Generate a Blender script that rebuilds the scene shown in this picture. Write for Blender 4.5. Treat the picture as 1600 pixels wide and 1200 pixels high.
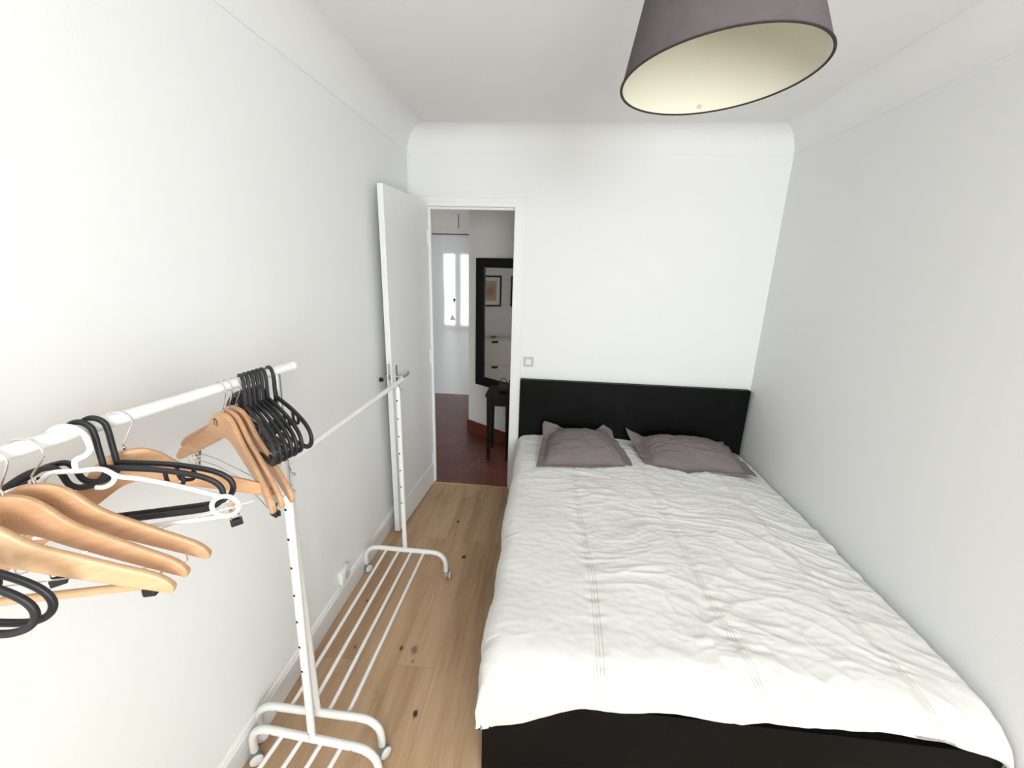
import bpy, bmesh, math, random
from mathutils import Vector, Matrix, noise

random.seed(7)
sc = bpy.context.scene
for o in list(bpy.data.objects):
    bpy.data.objects.remove(o, do_unlink=True)
PI = math.pi
R = math.radians

# ------------------------------------------------------------------ camera
cam_d = bpy.data.cameras.new('camera')
cam_d.sensor_width = 36.0
cam_d.lens = 662.4 / 1600.0 * 36.0
cam_d.clip_start = 0.02
cam = bpy.data.objects.new('camera', cam_d)
sc.collection.objects.link(cam)
cam_right = Vector((0.99592, 0.09339, 0.02800))
cam_fwd = Vector((-0.08258, 0.96006, -0.26728))
yaw, pitch, roll = -0.0858, 0.2707, 0.0288
fw = Vector((math.sin(yaw) * math.cos(pitch), math.cos(yaw) * math.cos(pitch), -math.sin(pitch)))
ri = Vector((math.cos(yaw), -math.sin(yaw), 0))
up = ri.cross(fw)
r2 = math.cos(roll) * ri + math.sin(roll) * up
u2 = -math.sin(roll) * ri + math.cos(roll) * up
m = Matrix.Identity(4)
for i in range(3):
    m[i][0] = r2[i]; m[i][1] = u2[i]; m[i][2] = -fw[i]
m[0][3], m[1][3], m[2][3] = 1.0897, 0.0, 1.8612
cam.matrix_world = m
sc.camera = cam

# ------------------------------------------------------------------ world, daylight, exposure
sc.view_settings.view_transform = 'Standard'
sc.view_settings.look = 'None'
sc.view_settings.gamma = 1.0
sc.view_settings.use_curve_mapping = False
sc.view_settings.exposure = 0.09
w = bpy.data.worlds.new('sky')
sc.world = w
w.use_nodes = True
wn = w.node_tree.nodes
bg = wn['Background']
bg.inputs[0].default_value = (0.95, 0.975, 1.0, 1)
bg.inputs[1].default_value = 3.0


def area_light(name, loc, rot, sx, sy, power, col):
    l = bpy.data.lights.new(name, 'AREA')
    l.shape = 'RECTANGLE'; l.size = sx; l.size_y = sy
    l.energy = power; l.color = col
    o = bpy.data.objects.new(name, l)
    sc.collection.objects.link(o)
    o.location = loc; o.rotation_euler = rot
    return o


# daylight entering through the bedroom window (behind the camera) and the neighbouring room's window
area_light('bedroom_window_daylight', (1.92, -2.1, 1.78), (R(90), 0, 0), 1.10, 1.52, 128, (1.0, 0.994, 0.982))
area_light('living_room_window_daylight', (-1.66, -0.66, 1.15), (R(90), 0, 0), 0.9, 2.1, 140, (1.0, 0.99, 0.975))

# ------------------------------------------------------------------ constants of the place
W, D = 2.651, 3.297            # bedroom width, distance of the far wall
ZM, CR = 2.631, 0.15           # moulding line, cove radius
ZC = ZM + CR                   # ceiling
YF = -2.00                     # window wall (behind the camera)

# ------------------------------------------------------------------ materials


def mat(name, col, rough=0.6, metal=0.0, spec=0.5, bump=None, var=None, coat=0.0):
    """bump=(scale, strength, distance); var=(scale, amount) gentle colour mottling"""
    mt = bpy.data.materials.new(name)
    mt.use_nodes = True
    nt = mt.node_tree
    b = nt.nodes['Principled BSDF']
    b.inputs['Base Color'].default_value = (*col, 1)
    b.inputs['Roughness'].default_value = rough
    b.inputs['Metallic'].default_value = metal
    b.inputs['Specular IOR Level'].default_value = spec
    b.inputs['Coat Weight'].default_value = coat
    if bump or var:
        tc = nt.nodes.new('ShaderNodeTexCoord')
    if var:
        nz = nt.nodes.new('ShaderNodeTexNoise')
        nz.inputs['Scale'].default_value = var[0]
        nz.inputs['Detail'].default_value = 4
        nt.links.new(tc.outputs['Object'], nz.inputs['Vector'])
        rp = nt.nodes.new('ShaderNodeMapRange')
        rp.inputs['From Min'].default_value = 0.3; rp.inputs['From Max'].default_value = 0.7
        rp.inputs['To Min'].default_value = 1 - var[1]; rp.inputs['To Max'].default_value = 1 + var[1]
        nt.links.new(nz.outputs['Fac'], rp.inputs['Value'])
        mx = nt.nodes.new('ShaderNodeVectorMath'); mx.operation = 'SCALE'
        mx.inputs[0].default_value = col
        nt.links.new(rp.outputs['Result'], mx.inputs['Scale'])
        nt.links.new(mx.outputs['Vector'], b.inputs['Base Color'])
    if bump:
        nz = nt.nodes.new('ShaderNodeTexNoise')
        nz.inputs['Scale'].default_value = bump[0]
        nz.inputs['Detail'].default_value = 3
        nt.links.new(tc.outputs['Object'], nz.inputs['Vector'])
        bp = nt.nodes.new('ShaderNodeBump')
        bp.inputs['Strength'].default_value = bump[1]
        bp.inputs['Distance'].default_value = bump[2]
        nt.links.new(nz.outputs['Fac'], bp.inputs['Height'])
        nt.links.new(bp.outputs['Normal'], b.inputs['Normal'])
    return mt


M = {}
M['wall'] = mat('white_wall_paint', (0.86, 0.865, 0.865), 0.75, bump=(140, 0.12, 0.002))
M['ceiling'] = mat('white_ceiling_paint', (0.86, 0.86, 0.855), 0.85)
M['trim'] = mat('white_gloss_trim', (0.86, 0.865, 0.86), 0.4)
M['door'] = mat('white_door_paint', (0.84, 0.845, 0.84), 0.42, bump=(60, 0.05, 0.002))
M['hall_wall'] = mat('hall_wall_paint', (0.74, 0.72, 0.70), 0.8)
M['hall_door'] = mat('glossy_white_lacquer', (0.72, 0.74, 0.76), 0.05, spec=0.5, bump=(4, 0.04, 0.003))
M['black_wood'] = mat('black_brown_veneer', (0.0045, 0.0046, 0.0047), 0.5, spec=0.10, var=(9, 0.25))
M['black_lacquer'] = mat('black_lacquered_wood', (0.006, 0.006, 0.0065), 0.45, spec=0.2)
M['white_metal'] = mat('white_powder_coat', (0.80, 0.80, 0.785), 0.32)
M['chrome'] = mat('chrome', (0.78, 0.78, 0.78), 0.16, metal=1.0)
M['steel'] = mat('galvanised_steel', (0.66, 0.68, 0.70), 0.28, metal=1.0)
M['grey_plastic'] = mat('grey_plastic', (0.22, 0.22, 0.23), 0.45)
M['black_plastic'] = mat('black_plastic', (0.012, 0.012, 0.015), 0.48, bump=(300, 0.1, 0.001))
M['black_rubber'] = mat('black_rubber', (0.01, 0.01, 0.01), 0.6)
M['white_plastic'] = mat('white_plastic', (0.82, 0.82, 0.81), 0.35)
M['duvet'] = mat('white_cotton', (0.78, 0.77, 0.745), 0.9, spec=0.15, bump=(420, 0.10, 0.001))
M['thread'] = mat('beige_thread', (0.62, 0.575, 0.49), 0.9, spec=0.1)
M['mattress'] = mat('mattress_ticking', (0.8, 0.8, 0.78), 0.9)
M['pillow'] = mat('taupe_cotton', (0.198, 0.170, 0.172), 0.9, spec=0.12, bump=(500, 0.12, 0.001), var=(5, 0.05))
M['shade'] = mat('taupe_shade_fabric', (0.118, 0.103, 0.106), 0.92, spec=0.1, bump=(380, 0.2, 0.001), var=(40, 0.06))
M['shade_in'] = mat('cream_shade_lining', (0.72, 0.705, 0.59), 0.7)
M['rim'] = mat('dark_rim_tape', (0.030, 0.024, 0.025), 0.8)
M['switch_grey'] = mat('pale_grey_plastic', (0.56, 0.56, 0.55), 0.5)
M['mirror'] = mat('mirror_glass', (0.80, 0.81, 0.80), 0.02, metal=1.0)
M['paper'] = mat('mount_board', (0.78, 0.75, 0.68), 0.85)
M['cabinet'] = mat('cabinet_white', (0.70, 0.67, 0.61), 0.5)
M['terracotta_base'] = mat('terracotta_plinth', (0.13, 0.035, 0.022), 0.35, var=(8, 0.2))
M['text_brown'] = mat('printed_brown', (0.10, 0.055, 0.035), 0.7)
M['text_pale'] = mat('embossed_pale', (0.60, 0.40, 0.26), 0.6)
M['dark'] = mat('dark_hole', (0.012, 0.012, 0.012), 0.8)
M['glass'] = None


def wood_mat(name, c1, c2, scale, stretch, rough):
    mt = bpy.data.materials.new(name); mt.use_nodes = True
    nt = mt.node_tree; b = nt.nodes['Principled BSDF']
    tc = nt.nodes.new('ShaderNodeTexCoord')
    mp = nt.nodes.new('ShaderNodeMapping'); mp.inputs['Scale'].default_value = stretch
    nt.links.new(tc.outputs['Object'], mp.inputs['Vector'])
    nz = nt.nodes.new('ShaderNodeTexNoise'); nz.inputs['Scale'].default_value = scale
    nz.inputs['Detail'].default_value = 5; nz.inputs['Distortion'].default_value = 0.6
    nt.links.new(mp.outputs['Vector'], nz.inputs['Vector'])
    cr = nt.nodes.new('ShaderNodeValToRGB')
    cr.color_ramp.elements[0].position = 0.3; cr.color_ramp.elements[0].color = (*c1, 1)
    cr.color_ramp.elements[1].position = 0.7; cr.color_ramp.elements[1].color = (*c2, 1)
    nt.links.new(nz.outputs['Fac'], cr.inputs['Fac'])
    nt.links.new(cr.outputs['Color'], b.inputs['Base Color'])
    b.inputs['Roughness'].default_value = rough
    return mt


M['hanger_wood'] = wood_mat('lotus_wood_varnish', (0.53, 0.29, 0.155), (0.62, 0.37, 0.21), 6, (3, 3, 14), 0.38)
M['hanger_wood_pale'] = wood_mat('beech_wood_varnish', (0.60, 0.37, 0.20), (0.68, 0.45, 0.27), 6, (3, 3, 14), 0.38)


def floor_material():
    mt = bpy.data.materials.new('oak_plank_floor'); mt.use_nodes = True
    nt = mt.node_tree; N = nt.nodes; L = nt.links
    b = N['Principled BSDF']
    tc = N.new('ShaderNodeTexCoord')
    sep = N.new('ShaderNodeSeparateXYZ'); L.new(tc.outputs['Object'], sep.inputs[0])

    def math_(op, a, bb=None, clamp=False):
        n = N.new('ShaderNodeMath'); n.operation = op; n.use_clamp = clamp
        for i, v in enumerate((a, bb)):
            if v is None:
                continue
            if isinstance(v, (int, float)):
                n.inputs[i].default_value = v
            else:
                L.new(v, n.inputs[i])
        return n.outputs[0]
    # planks run along y
    comb = N.new('ShaderNodeCombineXYZ')
    L.new(sep.outputs['Y'], comb.inputs[0]); L.new(math_('ADD', sep.outputs['X'], 0.115), comb.inputs[1])
    br = N.new('ShaderNodeTexBrick')
    br.offset = 0.37; br.offset_frequency = 2
    br.inputs['Scale'].default_value = 1.0
    br.inputs['Brick Width'].default_value = 1.55
    br.inputs['Row Height'].default_value = 0.185
    br.inputs['Mortar Size'].default_value = 0.0011
    br.inputs['Mortar Smooth'].default_value = 0.3
    br.inputs['Color1'].default_value = (0.0, 0.0, 0.0, 1)
    br.inputs['Color2'].default_value = (1.0, 1.0, 1.0, 1)
    br.inputs['Mortar'].default_value = (0.5, 0.5, 0.5, 1)
    L.new(comb.outputs[0], br.inputs['Vector'])
    tone = N.new('ShaderNodeSeparateColor'); L.new(br.outputs['Color'], tone.inputs[0])
    # grain: stretched noise, shifted per plank
    off = N.new('ShaderNodeCombineXYZ')
    L.new(math_('MULTIPLY', tone.outputs[0], 13.0), off.inputs[0]); L.new(math_('MULTIPLY', tone.outputs[0], 7.0), off.inputs[1])
    add = N.new('ShaderNodeVectorMath'); add.operation = 'ADD'
    L.new(tc.outputs['Object'], add.inputs[0]); L.new(off.outputs[0], add.inputs[1])
    mp = N.new('ShaderNodeMapping'); mp.inputs['Scale'].default_value = (26, 2.0, 1)
    L.new(add.outputs[0], mp.inputs['Vector'])
    n1 = N.new('ShaderNodeTexNoise'); n1.inputs['Scale'].default_value = 1.0; n1.inputs['Detail'].default_value = 7
    n1.inputs['Roughness'].default_value = 0.62; n1.inputs['Distortion'].default_value = 1.1
    L.new(mp.outputs[0], n1.inputs['Vector'])
    mp2 = N.new('ShaderNodeMapping'); mp2.inputs['Scale'].default_value = (7, 0.9, 1)
    L.new(add.outputs[0], mp2.inputs['Vector'])
    n2 = N.new('ShaderNodeTexNoise'); n2.inputs['Scale'].default_value = 1.0; n2.inputs['Detail'].default_value = 3
    n2.inputs['Distortion'].default_value = 0.8
    L.new(mp2.outputs[0], n2.inputs['Vector'])
    g = math_('ADD', math_('MULTIPLY', n1.outputs['Fac'], 0.5), math_('MULTIPLY', n2.outputs['Fac'], 0.5))
    g = math_('ADD', g, math_('MULTIPLY', math_('SUBTRACT', tone.outputs[0], 0.5), 0.10))
    cr = N.new('ShaderNodeValToRGB')
    e = cr.color_ramp.elements
    e[0].position = 0.30; e[0].color = (0.36, 0.215, 0.120, 1)
    e[1].position = 0.68; e[1].color = (0.56, 0.385, 0.245, 1)
    em = e.new(0.49); em.color = (0.485, 0.32, 0.192, 1)
    L.new(g, cr.inputs['Fac'])
    # knots of the oak boards
    knots = [(0.477, 2.751, .016, 1), (0.56, 2.729, .010, .45), (0.60, 2.36, .019, 1), (0.531, 2.172, .013, .9), (0.50, 2.02, .009, .3),
             (0.45, 1.50, .0, 0), (0.43, 1.64, .014, .9), (0.498, 1.64, .026, .6), (0.51, 1.575, .010, .6), (0.60, 1.335, .018, 1),
             (0.13, 1.92, .012, .8), (0.20, 1.62, .010, .8), (0.315, 2.14, .010, .7), (0.72, 0.9, .012, .7), (0.70, 0.4, .015, .7), (0.2, 0.5, .015, .7)]
    col = cr.outputs['Color']
    nzk = N.new('ShaderNodeTexNoise'); nzk.inputs['Scale'].default_value = 60
    L.new(tc.outputs['Object'], nzk.inputs['Vector'])
    acc = None
    for (kx, ky, kr, ks) in knots:
        if kr == 0:
            continue
        kr *= 0.78
        dx = math_('MULTIPLY', math_('SUBTRACT', sep.outputs['X'], kx), 1.0)
        dy = math_('MULTIPLY', math_('SUBTRACT', sep.outputs['Y'], ky), 0.62)
        dd = math_('SQRT', math_('ADD', math_('MULTIPLY', dx, dx), math_('MULTIPLY', dy, dy)))
        dd = math_('ADD', dd, math_('MULTIPLY', math_('SUBTRACT', nzk.outputs['Fac'], 0.5), kr * 0.9))
        mr = N.new('ShaderNodeMapRange'); mr.interpolation_type = 'SMOOTHSTEP'
        mr.inputs['From Min'].default_value = kr * 0.35; mr.inputs['From Max'].default_value = kr * 1.15
        mr.inputs['To Min'].default_value = ks; mr.inputs['To Max'].default_value = 0
        L.new(dd, mr.inputs['Value'])
        acc = mr.outputs[0] if acc is None else math_('MAXIMUM', acc, mr.outputs[0])
    mk = N.new('ShaderNodeMix'); mk.data_type = 'RGBA'
    L.new(acc, mk.inputs[0]); L.new(col, mk.inputs[6]); mk.inputs[7].default_value = (0.035, 0.020, 0.012, 1)
    ms = N.new('ShaderNodeMix'); ms.data_type = 'RGBA'
    L.new(math_('MULTIPLY', br.outputs['Fac'], 0.45), ms.inputs[0]); L.new(mk.outputs[2], ms.inputs[6]); ms.inputs[7].default_value = (0.15, 0.09, 0.05, 1)
    L.new(ms.outputs[2], b.inputs['Base Color'])
    b.inputs['Roughness'].default_value = 0.5
    b.inputs['Specular IOR Level'].default_value = 0.35
    bp = N.new('ShaderNodeBump'); bp.inputs['Strength'].default_value = 0.12; bp.inputs['Distance'].default_value = 0.002
    L.new(n1.outputs['Fac'], bp.inputs['Height']); L.new(bp.outputs[0], b.inputs['Normal'])
    return mt


def tile_material():
    mt = bpy.data.materials.new('red_terracotta_tiles'); mt.use_nodes = True
    nt = mt.node_tree; N = nt.nodes; L = nt.links
    b = N['Principled BSDF']
    tc = N.new('ShaderNodeTexCoord')
    mp = N.new('ShaderNodeMapping'); mp.inputs['Rotation'].default_value = (0, 0, R(30))
    L.new(tc.outputs['Object'], mp.inputs[0])
    br = N.new('ShaderNodeTexBrick')
    br.inputs['Scale'].default_value = 1.0
    br.inputs['Brick Width'].default_value = 0.16; br.inputs['Row Height'].default_value = 0.14
    br.inputs['Mortar Size'].default_value = 0.003; br.inputs['Mortar Smooth'].default_value = 0.3
    br.inputs['Color1'].default_value = (0.125, 0.036, 0.024, 1)
    br.inputs['Color2'].default_value = (0.17, 0.054, 0.036, 1)
    br.inputs['Mortar'].default_value = (0.10, 0.030, 0.021, 1)
    L.new(mp.outputs[0], br.inputs['Vector'])
    nz = N.new('ShaderNodeTexNoise'); nz.inputs['Scale'].default_value = 9; nz.inputs['Detail'].default_value = 5
    nz.inputs['Distortion'].default_value = 1.5
    L.new(tc.outputs['Object'], nz.inputs['Vector'])
    mr = N.new('ShaderNodeMapRange'); mr.inputs['From Min'].default_value = 0.66; mr.inputs['From Max'].default_value = 0.74
    L.new(nz.outputs['Fac'], mr.inputs['Value'])
    mx = N.new('ShaderNodeMix'); mx.data_type = 'RGBA'
    L.new(mr.outputs[0], mx.inputs[0]); L.new(br.outputs['Color'], mx.inputs[6]); mx.inputs[7].default_value = (0.30, 0.19, 0.15, 1)
    L.new(mx.outputs[2], b.inputs['Base Color'])
    b.inputs['Roughness'].default_value = 0.33
    bp = N.new('ShaderNodeBump'); bp.inputs['Strength'].default_value = 0.15; bp.inputs['Distance'].default_value = 0.004
    L.new(nz.outputs['Fac'], bp.inputs['Height']); L.new(bp.outputs[0], b.inputs['Normal'])
    return mt


def print_material():
    """the reddish sketch on beige paper, an abstract blot"""
    mt = bpy.data.materials.new('beige_print'); mt.use_nodes = True
    nt = mt.node_tree; N = nt.nodes; L = nt.links
    b = N['Principled BSDF']
    tc = N.new('ShaderNodeTexCoord')
    mp = N.new('ShaderNodeMapping'); mp.inputs['Scale'].default_value = (1, 1.0, 0.9)
    L.new(tc.outputs['Object'], mp.inputs[0])
    gr = N.new('ShaderNodeVectorMath'); gr.operation = 'LENGTH'; L.new(mp.outputs[0], gr.inputs[0])
    nz = N.new('ShaderNodeTexNoise'); nz.inputs['Scale'].default_value = 24; nz.inputs['Distortion'].default_value = 2
    L.new(tc.outputs['Object'], nz.inputs['Vector'])
    ma = N.new('ShaderNodeMath'); ma.operation = 'MULTIPLY_ADD'; ma.inputs[1].default_value = 0.16
    L.new(nz.outputs['Fac'], ma.inputs[0]); L.new(gr.outputs['Value'], ma.inputs[2])
    mr = N.new('ShaderNodeMapRange'); mr.inputs['From Min'].default_value = 0.12; mr.inputs['From Max'].default_value = 0.16
    mr.inputs['To Min'].default_value = 0.8; mr.inputs['To Max'].default_value = 0.0
    L.new(ma.outputs[0], mr.inputs['Value'])
    mx = N.new('ShaderNodeMix'); mx.data_type = 'RGBA'
    L.new(mr.outputs[0], mx.inputs[0]); mx.inputs[6].default_value = (0.48, 0.40, 0.28, 1); mx.inputs[7].default_value = (0.42, 0.17, 0.12, 1)
    L.new(mx.outputs[2], b.inputs['Base Color'])
    b.inputs['Roughness'].default_value = 0.8
    return mt


def glass_material():
    mt = bpy.data.materials.new('window_glass'); mt.use_nodes = True
    nt = mt.node_tree; N = nt.nodes; L = nt.links
    N.remove(N['Principled BSDF'])
    t = N.new('ShaderNodeBsdfTransparent'); t.inputs[0].default_value = (0.96, 0.98, 0.98, 1)
    g = N.new('ShaderNodeBsdfGlossy'); g.inputs['Roughness'].default_value = 0.02
    mx = N.new('ShaderNodeMixShader'); mx.inputs[0].default_value = 0.06
    L.new(t.outputs[0], mx.inputs[1]); L.new(g.outputs[0], mx.inputs[2])
    L.new(mx.outputs[0], N['Material Output'].inputs['Surface'])
    return mt


M['floor'] = floor_material()
M['tiles'] = tile_material()
M['print'] = print_material()
M['glass'] = glass_material()

# ------------------------------------------------------------------ mesh helpers


def obj(name, bm, material, parent=None, smooth=False, recalc=True):
    if recalc:
        bmesh.ops.recalc_face_normals(bm, faces=bm.faces)
    me = bpy.data.meshes.new(name)
    bm.to_mesh(me); bm.free()
    if material:
        me.materials.append(material)
    if smooth:
        me.polygons.foreach_set('use_smooth', [True] * len(me.polygons))
        try:
            me.set_sharp_from_angle(angle=R(42))
        except Exception:
            pass
    o = bpy.data.objects.new(name, me)
    sc.collection.objects.link(o)
    if parent:
        o.parent = parent
    return o


def thing(name, label, cat, loc=(0, 0, 0), rot=(0, 0, 0), group=None):
    o = bpy.data.objects.new(name, None)
    sc.collection.objects.link(o)
    o.empty_display_size = 0.05
    o.location = loc; o.rotation_euler = rot
    return tag(o, label, cat, group)


def tag(o, label, cat, group=None):
    o['label'] = label; o['category'] = cat
    if group:
        o['group'] = group
    return o


def struct(o, label=None, cat=None):
    o['kind'] = 'structure'
    if label:
        o['label'] = label; o['category'] = cat
    return o


def box(bm, x0, x1, y0, y1, z0, z1, bev=0.0, seg=2):
    t = bmesh.new()
    bmesh.ops.create_cube(t, size=1)
    for v in t.verts:
        v.co = Vector((x0 + (v.co.x + .5) * (x1 - x0), y0 + (v.co.y + .5) * (y1 - y0), z0 + (v.co.z + .5) * (z1 - z0)))
    if bev > 0:
        bmesh.ops.bevel(t, geom=t.edges[:], offset=bev, segments=seg, affect='EDGES', profile=0.5)
    merge(bm, t)
    return bm


def merge(bm, t, mtx=None):
    if mtx is not None:
        bmesh.ops.transform(t, matrix=mtx, verts=t.verts[:])
    me = bpy.data.meshes.new('tmp')
    t.to_mesh(me); t.free()
    bm.from_mesh(me)
    bpy.data.meshes.remove(me)


def boxes(*bs, bev=0.0):
    bm = bmesh.new()
    for b in bs:
        box(bm, *b, bev=bev)
    return bm


def cyl(bm, p0, p1, r0, r1=None, n=20, cap=True):
    p0, p1 = Vector(p0), Vector(p1)
    r1 = r0 if r1 is None else r1
    d = (p1 - p0)
    t = bmesh.new()
    bmesh.ops.create_cone(t, cap_ends=cap, segments=n, radius1=r0, radius2=r1, depth=d.length)
    mtx = Matrix.Translation((p0 + p1) / 2) @ d.to_track_quat('Z', 'Y').to_matrix().to_4x4()
    merge(bm, t, mtx)


def smooth_path(pts, sub=8, closed=False):
    P = [Vector(p) for p in pts]
    out = []
    n = len(P)
    rng = range(n) if closed else range(n - 1)
    for i in rng:
        if closed:
            a, b, c, d = P[i - 1], P[i], P[(i + 1) % n], P[(i + 2) % n]
        else:
            a = P[i - 1] if i > 0 else P[i] * 2 - P[i + 1]
            b, c = P[i], P[i + 1]
            d = P[i + 2] if i + 2 < n else P[i + 1] * 2 - P[i]
        for k in range(sub):
            t = k / sub
            out.append(0.5 * ((2 * b) + (c - a) * t + (2 * a - 5 * b + 4 * c - d) * t * t + (3 * b - a - 3 * c + d) * t ** 3))
    if not closed:
        out.append(P[-1])
    return out


def tube(bm, pts, ra, rb=None, binormal=None, closed=False, n=10, square=2.0):
    """sweep an (elliptical / rounded-square) section; binormal fixed for planar paths"""
    rb = ra if rb is None else rb
    P = [Vector(p) for p in pts]
    m_ = len(P)
    rings = []
    B = Vector(binormal) if binormal else None
    prev = None
    for i in range(m_):
        if closed:
            t = P[(i + 1) % m_] - P[i - 1]
        else:
            t = P[min(i + 1, m_ - 1)] - P[max(i - 1, 0)]
        t.normalize()
        if B is not None:
            nb = B
            nn = nb.cross(t).normalized()
        else:
            if prev is None:
                h = Vector((0, 0, 1)) if abs(t.z) < 0.9 else Vector((1, 0, 0))
                nn = (h - t * h.dot(t)).normalized()
            else:
                nn = (prev - t * prev.dot(t)).normalized()
            prev = nn
            nb = t.cross(nn)
        ring = []
        for k in range(n):
            a = 2 * PI * (k + 0.5) / n
            ca, sa = math.cos(a), math.sin(a)
            e = 2.0 / square
            ca = math.copysign(abs(ca) ** e, ca); sa = math.copysign(abs(sa) ** e, sa)
            ring.append(bm.verts.new(P[i] + nn * ra * ca + nb * rb * sa))
        rings.append(ring)
    cnt = m_ if closed else m_ - 1
    for i in range(cnt):
        a, b = rings[i], rings[(i + 1) % m_]
        for k in range(n):
            bm.faces.new((a[k], a[(k + 1) % n], b[(k + 1) % n], b[k]))
    if not closed:
        bm.faces.new(rings[0][::-1]); bm.faces.new(rings[-1])
    return bm


def lathe(bm, prof, n=32, mtx=None, close=False):
    t = bmesh.new()
    rings = []
    for r, z in prof:
        rings.append([t.verts.new((r * math.cos(2 * PI * k / n), r * math.sin(2 * PI * k / n), z)) for k in range(n)])
    cnt = len(rings) if close else len(rings) - 1
    for i in range(cnt):
        a, b = rings[i], rings[(i + 1) % len(rings)]
        for k in range(n):
            t.faces.new((a[k], a[(k + 1) % n], b[(k + 1) % n], b[k]))
    merge(bm, t, mtx)


def prism(bm, poly, axis, a0, a1):
    """extrude a 2D polygon along an axis ('x','y','z')"""
    def P(u, v, a):
        return {'x': (a, u, v), 'y': (u, a, v), 'z': (u, v, a)}[axis]
    A = [bm.verts.new(P(u, v, a0)) for u, v in poly]
    B = [bm.verts.new(P(u, v, a1)) for u, v in poly]
    n = len(poly)
    for i in range(n):
        bm.faces.new((A[i], A[(i + 1) % n], B[(i + 1) % n], B[i]))
    bm.faces.new(A[::-1]); bm.faces.new(B)


def text_mesh(name, body, size, parent, loc, rot, material, extrude=0.0004):
    cu = bpy.data.curves.new(name, 'FONT')
    cu.body = body; cu.size = size; cu.extrude = extrude
    cu.align_x = 'CENTER'; cu.align_y = 'CENTER'
    t = bpy.data.objects.new(name + '_tmp', cu)
    sc.collection.objects.link(t)
    dg = bpy.context.evaluated_depsgraph_get()
    me = bpy.data.meshes.new_from_object(t.evaluated_get(dg))
    bpy.data.objects.remove(t); bpy.data.curves.remove(cu)
    me.name = name
    me.materials.clear(); me.materials.append(material)
    o = bpy.data.objects.new(name, me)
    sc.collection.objects.link(o)
    o.parent = parent; o.location = loc; o.rotation_euler = rot
    return o


# ------------------------------------------------------------------ bedroom shell
DX0, DX1, DZ = 0.132, 0.798, 2.278           # doorway
WT = 0.085                                    # partition thickness
struct(obj('floor', boxes((-0.1, W + 0.1, YF - 0.1, D + 0.012, -0.06, 0.0)), M['floor']))
struct(obj('ceiling', boxes((-0.1, W + 0.1, YF - 0.1, D + WT, ZC, ZC + 0.08)), M['ceiling']))
struct(obj('wall_left', boxes((-0.1, 0.0, YF - 0.1, D + WT, 0, ZC)), M['wall']))
struct(obj('wall_right', boxes((W, W + 0.1, YF - 0.1, D + WT, 0, ZC)), M['wall']))
struct(obj('wall_back', boxes((0, DX0, D, D + WT, 0, ZC), (DX1, W, D, D + WT, 0, ZC), (DX0, DX1, D, D + WT, DZ, ZC)), M['wall']))
WX0, WX1, WZ0, WZ1 = 1.35, 2.49, 0.98, 2.58   # window opening
struct(obj('wall_front', boxes((0, WX0, YF - 0.1, YF, 0, ZC), (WX1, W, YF - 0.1, YF, 0, ZC),
                               (WX0, WX1, YF - 0.1, YF, 0, WZ0), (WX0, WX1, YF - 0.1, YF, WZ1, ZC)), M['wall']))


def cove_profile(n=10):
    # quarter circle hollow between wall (u=0, z=ZM) and ceiling (u=CR, z=ZC); solid fills the corner
    pts = [(0.0, ZC), (0.0, ZM - 0.004), (0.004, ZM - 0.004), (0.004, ZM)]
    for k in range(n + 1):
        a = PI / 2 * k / n
        pts.append((CR + 0.004 - CR * math.cos(a), ZM + CR * math.sin(a) - 0.0005))
    return pts


cp = cove_profile()
bm = bmesh.new(); prism(bm, [(D - u, z) for u, z in cp], 'x', 0, W)
struct(obj('trim_1', bm, M['wall'], smooth=True))
bm = bmesh.new(); prism(bm, [(u, z) for u, z in cp], 'y', YF, D)
struct(obj('trim_2', bm, M['wall'], smooth=True))
bm = bmesh.new(); prism(bm, [(W - u, z) for u, z in cp], 'y', YF, D)
struct(obj('trim_3', bm, M['wall'], smooth=True))


def base_prof(h=0.125, t=0.015):
    return [(0, 0), (t, 0), (t, h - 0.022), (t - 0.004, h - 0.016), (t - 0.005, h - 0.008), (t - 0.010, h), (0, h)]


bm = bmesh.new(); prism(bm, base_prof(), 'y', YF, D - 0.03)
struct(obj('baseboard_left', bm, M['trim']))
bm = bmesh.new(); prism(bm, [(W - u, z) for u, z in base_prof()], 'y', YF, D)
struct(obj('baseboard_right', bm, M['trim']))
bm = bmesh.new(); prism(bm, [(D - u, z) for u, z in base_prof()], 'x', DX1 + 0.075, W - 0.015)
struct(obj('baseboard_back', bm, M['trim']))

# door casing: jamb lining plus moulded architrave on the bedroom side
bm = bmesh.new()
for (x0, x1) in ((DX0 - 0.028, DX0 + 0.004), (DX1 - 0.004, DX1 + 0.028)):
    box(bm, x0, x1, D - 0.012, D + WT + 0.01, 0, DZ - 0.004)
box(bm, DX0 - 0.028, DX1 + 0.028, D - 0.012, D + WT + 0.01, DZ - 0.004, DZ + 0.028)
# door stop strips inside the lining
box(bm, DX0 + 0.004, DX0 + 0.018, D + 0.035, D + 0.06, 0, DZ - 0.020)
box(bm, DX1 - 0.012, DX1 - 0.004, D + 0.035, D + 0.06, 0, DZ - 0.020)
box(bm, DX0 + 0.004, DX1 - 0.004, D + 0.035, D + 0.06, DZ - 0.02, DZ - 0.004)
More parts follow.
